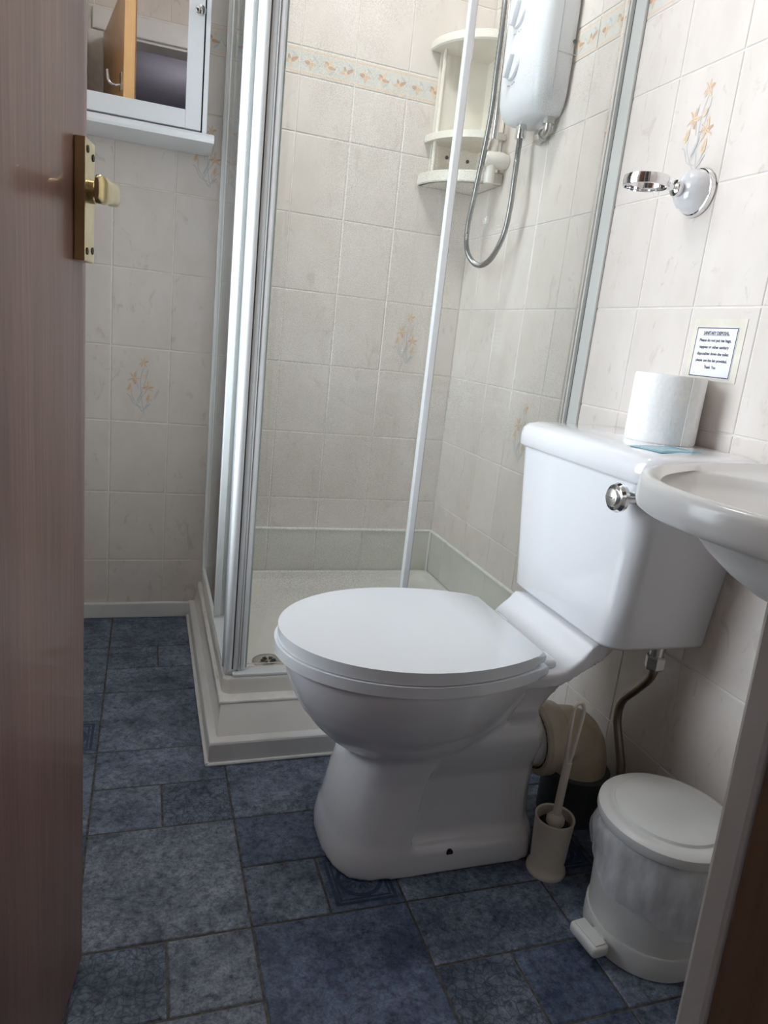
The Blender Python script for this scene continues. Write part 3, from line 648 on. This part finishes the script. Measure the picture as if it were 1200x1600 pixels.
# ------------------------------------------------------------------ notice
nt = thing('notice', 'small white printed sanitary disposal notice on the right wall', 'sign', (-.0012, -1.0735, .9015), (pi / 2, 0, -pi / 2))
# local x to the right along the wall, local y up, local z out of the wall
obj('notice_sheet', B((-.0465, -.0415, 0), (.0465, .0415, .0006)), 'sheet', nt)
obj('adhesive_halo', B((-.056, -.047, -.0010), (.060, .055, -.0002)), 'tape', nt)
bm = bmesh.new(); zt = .0006
for a, b in (((-.0455, .039), (.0455, .0405)), ((-.0455, -.0405), (.0455, -.039)), ((-.0455, -.0405), (-.044, .0405)), ((.044, -.0405), (.0455, .0405))): box(bm, (*a, zt), (*b, zt + .0002))
obj('notice_border', bm, 'ink', nt)
def text(body, size, x, y, par, m='ink', width=None, thick=.0):
    cu = bpy.data.curves.new('txt', 'FONT'); cu.body = body; cu.size = size; cu.align_x = 'CENTER'; cu.offset = thick; cu.resolution_u = 2
    t = bpy.data.objects.new('lettering', cu); C.objects.link(t); dg = bpy.context.evaluated_depsgraph_get()
    me = bpy.data.meshes.new_from_object(t.evaluated_get(dg)); bpy.data.objects.remove(t)
    if width:
        xs = [v.co.x for v in me.vertices]; s = width / (max(xs) - min(xs))
        for v in me.vertices: v.co.x *= s
    me.materials.clear(); me.materials.append(M[m])
    return obj('lettering', me, None, par, loc=(x, y, .00085))
for body, size, y, wd, tk in (('SANITARY DISPOSAL.', .0075, .0290, .058, .00025), ('Please do not put tea bags,', .0068, .0175, .071, .0002), ('nappies or other sanitary', .0068, .0065, .066, .0002), ('disposables down the toilet', .0068, -.0045, .071, .0002), ('please use the bin provided.', .0068, -.0155, .071, .0002), ('Thank  You', .0068, -.0265, .026, .0002)):
    text(body, size, 0, y, nt, 'ink', wd, tk)
obj('underline', B((-.029, .0275, .0007), (.029, .0281, .0009)), 'ink', nt)

# ------------------------------------------------------------------ toilet
CY = -1.02
toilet = thing('toilet', 'white close coupled toilet with closed lid and tapered cistern', 'toilet', (0, CY, 0))
def egg(xf, xb, half, xm, half_b, n=20, pf=2.0):
    """outline: front tip xf (most negative), widest at xm, back edge xb with half width half_b"""
    up = []
    for k in range(n + 1):
        t = pi / 2 * k / n; x = xm - (xm - xf) * math.cos(t) ** (2 / pf) if False else xm + (xf - xm) * math.cos(t); y = half * math.sin(t) ** (2 / pf if pf != 2 else 1)
        up.append((x, y))
    for k in range(1, 9):
        s = k / 8; up.append((xm + (xb - xm) * s, half + (half_b - half) * s * s))
    return up + [(x, -y) for x, y in reversed(up[1:])]
bm = bmesh.new()
# bowl
rings = []
for z, s in ((.361, 1.0), (.345, .995), (.325, .975), (.30, .935), (.27, .865), (.24, .765), (.21, .63), (.187, .46), (.170, .25), (.164, .08)):
    rings.append([(-.445 + (x + .445) * (s if x < -.445 else min(1, s * 1.0)), y * s, z) for x, y in egg(-.672, -.275, .172, -.46, .108)])
loft(bm, rings)
# pedestal
def ped(xf, xb, h, st, n=8):
    up = [(xf, .0), (xf + .002, h * .30), (xf + .010, h * .58), (xf + .028, h * .84), (xf + .06, h * .97), (xf + .10, h), (xf + .125, h), (xf + .14, h - st), (xb - .05, h - st), (xb - .025, (h - st) * .92), (xb - .005, (h - st) * .65), (xb, 0)]
    up = [(p.x, max(0, p.y)) for p in catmull([(x, y, 0) for x, y in up], 4)]
    return up + [(x, -y) for x, y in reversed(up[1:-1])]
rings = [[(x, y, z) for x, y in ped(*a)] for z, a in ((0, (-.590, -.205, .122, .0)), (.020, (-.589, -.205, .121, .0)), (.042, (-.585, -.206, .117, .0)), (.055, (-.581, -.207, .113, .022)), (.10, (-.574, -.208, .106, .020)), (.16, (-.562, -.208, .100, .014)), (.205, (-.552, -.205, .105, .004)), (.235, (-.54, -.21, .108, .0)), (.26, (-.50, -.22, .10, 0)))]
loft(bm, rings)
# rear platform and bracket
rings = []
for x, hw, zb, zt in ((-.33, .112, .334, .360), (-.26, .128, .336, .364), (-.235, .134, .343, .370), (-.205, .136, .364, .395), (-.19, .135, .372, .412), (-.15, .118, .378, .414), (-.11, .09, .383, .414), (-.05, .085, .385, .414)):
    rings.append([(x, -hw, zb), (x, hw, zb), (x, hw, zt), (x, -hw, zt)])
loft(bm, rings)
rings = []
for x, hw, zb, zt in ((-.32, .065, .18, .35), (-.25, .060, .215, .36), (-.21, .058, .265, .38), (-.175, .060, .315, .39), (-.135, .07, .365, .40)):
    rings.append([(x, -hw, zb), (x, hw, zb), (x, hw, zt), (x, -hw, zt)])
loft(bm, rings)
# outlet spigot
lathe([(.058, -.32), (.056, -.24), (.052, -.205), (.050, -.150)], 32, (0, 0, .165), 'X', bm)
pan = obj('pan', bm, 'ceramic', toilet, True)
bake(pan, ('REMESH', dict(mode='VOXEL', voxel_size=.0042)), ('SMOOTH', dict(factor=.5, iterations=14)))
obj('fixing_hole', lathe([(.0062, 0), (.0062, -.0035)], 16, (-.388, -.1185 + .003, .036), 'Y'), 'dark', pan)
def plate(outl, z0, z1, bev, seg, m, name, par):
    return obj(name, prism([(x, y + .006) for x, y in outl], z0, z1, bev, seg), m, par, True, 45)
plate(egg(-.688, -.260, .181, -.455, .130), .3605, .3785, .006, 3, 'seat', 'seat', toilet)
ld = plate(egg(-.683, -.266, .178, -.455, .126), .3805, .4005, .008, 4, 'seat', 'lid', toilet)
for s in (-1, 1):
    obj('hinge', B((-.268, s * .085 - .026, .362), (-.236, s * .085 + .026, .381), .006), 'seat', toilet, True, 50)
# cistern body
bm = bmesh.new(); rings = []
def dplan(dx, hy, r=.03, n=6):
    out = []
    for sy, a0 in ((1, 90), (-1, 180)):
        for k in range(n + 1):
            t = R(a0 + 90 * k / n); out.append((-dx + r + r * math.cos(t), sy * (hy - r) + r * math.sin(t)))
    return [(-.002, hy)] + out + [(-.002, -hy)]
for z, dx, hy in ((.415, .170, .150), (.419, .182, .160), (.427, .188, .166), (.50, .190, .174), (.60, .194, .186), (.698, .197, .197)):
    rings.append([(x, y - .003, z) for x, y in dplan(dx, hy, .034)])
loft(bm, rings); cist = obj('cistern', bm, 'ceramic', toilet, True, 50)
bm = bmesh.new(); rings = []
for z, o in ((.694, -.004), (.696, .004), (.700, .0075), (.718, .008), (.731, .005), (.739, -.003), (.744, -.016), (.746, -.035)):
    rings.append([(x, y - .003, z) for x, y in dplan(.199 + o, .202 + o, .036 + max(0, o))])
loft(bm, rings); clid = obj('cistern_lid', bm, 'ceramic', toilet, True, 50)
# flush knob
fk = obj('flush_knob', lathe([(.010, -.195), (.010, -.216), (.017, -.217), (.0215, -.221), (.0225, -.228), (.0195, -.2335), (.014, -.2345)], 32, (0, -.171, .674), 'X'), 'chrome', cist, True, 35)
obj('knob_cap', lathe([(.0145, -.233), (.013, -.2385), (.006, -.2405)], 24, (0, -.171, .674), 'X'), 'steel', fk, True, 35)
obj('knob_bar', B((-.2418, -.181, .6725), (-.237, -.161, .6755), .0015), 'chrome', fk)
# sticker on the lid
st = obj('lid_sticker', B((-.052, -.032, 0), (.052, .032, .0005)), 'teal', clid, loc=(-.125, -.135, .7455), rot=(0, 0, R(12)))
obj('sticker_panel', B((-.036, -.020, .0004), (.028, .024, .0008)), 'tealpale', st)
obj('sticker_mark', B((.033, -.022, .0004), (.044, -.008, .0008)), 'tealpale', st)
bm = lathe([(.004, -.045), (.004, .0)], 10, (-.165, -.11, .415)); box(bm, (-.181, -.113, .388), (-.149, -.107, .396), .002)
obj('cistern_bolt', bm, 'dark', toilet)

# ------------------------------------------------------------------ toilet roll
rc = (-.0605, -1.056, .7462)
roll = thing('toilet_roll', 'white toilet paper roll standing on the cistern lid', 'toilet roll', rc)
bm = bmesh.new(); n = 64
prof = [(.020, .004), (.020, 0), (.056, 0), (.0575, .003), (.0575, .109), (.056, .112), (.020, .112), (.020, .108)]
rings = [[((r + (.0006 * math.sin(9 * t) if r > .05 else 0)) * math.cos(t), (r) * math.sin(t), h) for t in [2 * pi * k / n for k in range(n)]] for r, h in prof + [prof[0]]]
loft(bm, rings, False, False); bmesh.ops.remove_doubles(bm, verts=bm.verts[:], dist=1e-6); obj('paper', bm, 'paper', roll, True, 40)
obj('cardboard_core', lathe([(.0198, .003), (.0198, .110), (.0188, .110), (.0188, .003)], 32, cap0=False, cap1=False), 'card', roll, True)
obj('loose_sheet', B((-.004, -.0588, .0006), (.012, -.0572, .1114)), 'paper', roll)

# ------------------------------------------------------------------ soil pipe, water hose
sp = thing('soil_pipe', 'cream plastic pan connector elbow on a dark grey soil pipe behind the toilet', 'pipe', (-.075, CY, 0))
path = catmull([(-.075, 0, .165), (-.05, 0, .165), (-.026, 0, .160), (-.012, -.004, .142), (-.006, -.006, .115), (-.005, -.008, .075)], 6)
obj('elbow', tube(path, .057, 28), 'connector', sp, True, 60)
obj('collar', lathe([(.052, -.110), (.064, -.110), (.070, -.104), (.071, -.088), (.067, -.082), (.066, -.066), (.060, -.060), (.055, -.058)], 32, (0, 0, .165), 'X'), 'connector', sp, True, 40)
obj('seal_ring', lathe([(.0535, -.110), (.057, -.110), (.057, -.106), (.0535, -.106)], 32, (0, 0, .165), 'X', cap0=False, cap1=False), 'dark', sp, True, 40)
obj('lower_pipe', lathe([(.062, 0), (.062, .078), (.066, .080), (.066, .098), (.060, .100)], 32, (-.005, -.008, 0)), 'greypipe', sp, True, 40)
wp = catmull([(-.062, -1.156, .405), (-.062, -1.158, .375), (-.056, -1.145, .345), (-.050, -1.112, .305), (-.046, -1.080, .265), (-.045, -1.076, .225), (-.045, -1.095, .180), (-.045, -1.112, .14), (-.045, -1.118, .07), (-.045, -1.118, .0)], 14)
wh = thing('water_hose', 'braided metal water hose running from cistern base behind the bin', 'hose', (0, 0, 0))
obj('braided_tube', tube(wp, lambda t: .0078 + .0005 * math.cos(t * len(wp) * pi), 12), 'braid', wh, True, 60)
obj('hose_nut', lathe([(.0145, .370), (.0165, .373), (.0165, .392), (.0145, .395)], 6, (-.062, -1.157, 0)), 'steel', wh)
obj('threaded_tail', lathe([(.012, .390), (.012, .4148)], 16, (-.062, -1.157, 0)), 'steel', wh)

# ------------------------------------------------------------------ toilet brush
bc = (-.213, -1.168, 0)
bh = thing('brush_holder', 'small cream plastic toilet brush pot beside the toilet base', 'brush holder', bc)
bm = bmesh.new()
pf = [(.001, 0), (.0335, 0), (.0345, .003), (.0335, .008), (.0305, .012), (.0295, .02), (.0335, .103), (.0345, .106), (.0335, .108), (.0305, .106), (.0265, .02), (.001, .015)]
obj('pot', lathe(pf, 40, cap0=False, cap1=False), 'cream', bh, True, 50)
tb = thing('toilet_brush', 'cream toilet brush with looped handle standing in its pot', 'toilet brush', (bc[0], bc[1], .016), (R(1.5), R(0), 0))
obj('bristles', lathe([(.010, .004), (.020, .008), (.0255, .03), (.0285, .074), (.024, .079), (.010, .080)], 28), 'dark', tb, True, 40)
obj('brush_disc', lathe([(.010, .078), (.0155, .081), (.0155, .089), (.012, .094), (.0085, .098)], 24), 'cream', tb, True, 40)
obj('shaft', tube(catmull([(0, 0, .09), (0, 0, .13), (.001, 0, .19), (.0015, 0, .20)], 5), lambda t: .0072 - .0006 * t, 14), 'cream', tb, True)
lp = catmull([(0, 0, .185), (-.0035, 0, .21), (-.0068, 0, .25), (-.0085, 0, .285), (-.0075, 0, .300), (-.004, 0, .308), (.0015, 0, .3095), (.007, 0, .307), (.0105, 0, .299), (.0112, 0, .285), (.0090, 0, .25), (.0055, 0, .21), (.002, 0, .185)], 5)
obj('handle_loop', tube([(p.x, p.y, p.z) for p in lp], .0034, 10), 'cream', tb, True)

# ------------------------------------------------------------------ pedal bin and liner
bx, by = -.132, -1.325
pb = thing('pedal_bin', 'round white plastic pedal bin under the basin', 'bin', (bx, by, 0), (0, 0, R(186)))
obj('bin_base', lathe([(.085, 0), (.0905, .002), (.0915, .010), (.0915, .038), (.0905, .041), (.080, .041)], 56), 'bin', pb, True, 40)
obj('bin_body', lathe([(.084, .040), (.0885, .042), (.0905, .10), (.0935, .192), (.0935, .205), (.088, .205), (.085, .06)], 56, cap0=False, cap1=False), 'bin', pb, True, 40)
bl = obj('bin_lid', lathe([(.095, .200), (.1015, .203), (.1035, .209), (.1025, .218), (.097, .2225), (.088, .2235), (.084, .2225), (.081, .2235), (.079, .2275), (.074, .2295), (.04, .2315), (.001, .232)], 64), 'bin', pb, True, 40)
# pedal: local +x points out of the bin
pdl = obj('pedal', B((.096, -.030, .016), (.126, .030, .036), .007, 3), 'bin', pb, True, 60)
obj('pedal_arm', B((.080, -.012, .018), (.100, .012, .030), .002), 'bin', pdl)
obj('pedal_pad', B((.101, -.025, .0355), (.121, .025, .0375), .001), 'bin', pdl)
ba = thing('bin_liner', 'thin translucent white plastic bag folded over the bin rim', 'bin bag', (bx, by, .0))
bm = bmesh.new(); rings = []; n = 96
for k, z in enumerate([.2000, .196, .186, .174, .158, .142, .126, .110]):
    ring = []
    for i in range(n):
        t = 2 * pi * i / n; drop = .018 * math.sin(t * 2 + 2.3) + .010 * math.sin(5 * t + 1)
        f = k / 7; fold = .0022 * math.sin(13 * t + 3 * f) + .0015 * math.sin(23 * t - 5 * f + 1) + .003 * math.sin(4 * t + 7 * f)
        r = .0972 + (.0068 + fold) * (f * (1.2 - f) * 2.4)
        ring.append((r * math.cos(t), r * math.sin(t), z + drop * f))
    rings.append(ring)
loft(bm, rings, False, False); obj('bag_film', bm, 'bag', ba, True, 180)

# ------------------------------------------------------------------ washbasin
wb = thing('washbasin', 'white ceramic wall hung washbasin at the right edge', 'washbasin', (0, -1.515, .75))
half = [(-.001, .255), (-.06, .250), (-.13, .240), (-.20, .223), (-.26, .199), (-.31, .170), (-.35, .134), (-.378, .094), (-.392, .05), (-.397, 0)]
hf = [(p.x, p.y) for p in catmull([(x, y, 0) for x, y in half], 4)]
outl = hf + [(x, -y) for x, y in reversed(hf[:-1])]
def scl(s, ox, z, sy=None): return [(-.001 + (x + .001) * s + ox, y * (sy or s), z) for x, y in outl]
def oval(rx, ry, z, cx=-.215, p=2.4):
    out = []
    for x, y in outl:
        t = math.atan2(y / .26, (x - cx) / .2); c, sn = math.cos(t), math.sin(t)
        out.append((cx + rx * math.copysign(abs(c) ** (2 / p), c), ry * math.copysign(abs(sn) ** (2 / p), sn), z))
    return out
bm = bmesh.new()
rings = [oval(.03, .04, -.130, -.19, 2), oval(.06, .08, -.118, -.19, 2), oval(.09, .105, -.100, -.19, 2), oval(.115, .13, -.080, -.19, 2), oval(.135, .155, -.058, -.19, 2), oval(.15, .18, -.050, -.19, 2), scl(.90, 0, -.044, .92), scl(.975, 0, -.039, .98), scl(.995, 0, -.034), scl(1.0, 0, -.028), scl(1.0, 0, -.010), scl(.995, 0, -.003), scl(.982, 0, 0), scl(.962, 0, -.001), scl(.93, 0, -.009, .94),
         oval(.138, .205, -.011), oval(.133, .200, -.014), oval(.129, .193, -.024), oval(.122, .180, -.034), oval(.105, .15, -.042), oval(.09, .12, -.060, -.2), oval(.07, .085, -.085, -.19), oval(.02, .03, -.108, -.19)]
loft(bm, rings); obj('basin_body', bm, 'basin', wb, True, 60)
tp = obj('tap', lathe([(.024, -.006), (.024, .004), (.017, .010), (.014, .05), (.017, .055), (.017, .065), (.006, .07)], 24, (-.055, .09, 0)), 'chrome', wb, True, 40)
obj('tap_spout', tube(catmull([(-.055, .09, .035), (-.09, .085, .05), (-.125, .08, .045), (-.135, .078, .03)], 5), .009, 12), 'chrome', tp, True)
obj('tap_handle', lathe([(.012, .068), (.021, .074), (.022, .094), (.014, .10)], 12, (-.055, .09, 0)), 'chrome', tp, True, 40)
tp = obj('tap', lathe([(.024, -.006), (.024, .004), (.017, .010), (.014, .05), (.017, .055), (.017, .065), (.006, .07)], 24, (-.055, -.09, 0)), 'chrome', wb, True, 40)
obj('tap_spout', tube(catmull([(-.055, -.09, .035), (-.09, -.085, .05), (-.125, -.08, .045), (-.135, -.078, .03)], 5), .009, 12), 'chrome', tp, True)
obj('tap_handle', lathe([(.012, .068), (.021, .074), (.022, .094), (.014, .10)], 12, (-.055, -.09, 0)), 'chrome', tp, True, 40)

# ------------------------------------------------------------------ fill lamp added to brighten the room from above (out of frame)
cl = thing('ceiling_fill_lamp', 'round opal fill lamp added on the ceiling, above the frame', 'lamp', (-.52, -.62, ZC))
obj('fill_lamp_base', lathe([(.10, -.02), (.10, 0)], 32), 'plastic', cl, True, 40)
lm = mat('opal_fill_shade', (0.9, 0.9, 0.88), 0.4); lk = N(lm); noisy(lm, 5, (.88, .88, .86), (.92, .92, .90))
lk.b.inputs['Emission Color'].default_value = (*FILL_ROOM[1], 1); lk.b.inputs['Emission Strength'].default_value = FILL_ROOM[0]; M['opal'] = lm
obj('fill_lamp_shade', lathe([(.11, -.02), (.115, -.035), (.105, -.065), (.07, -.085), (.001, -.092)], 32), 'opal', cl, True, 60)
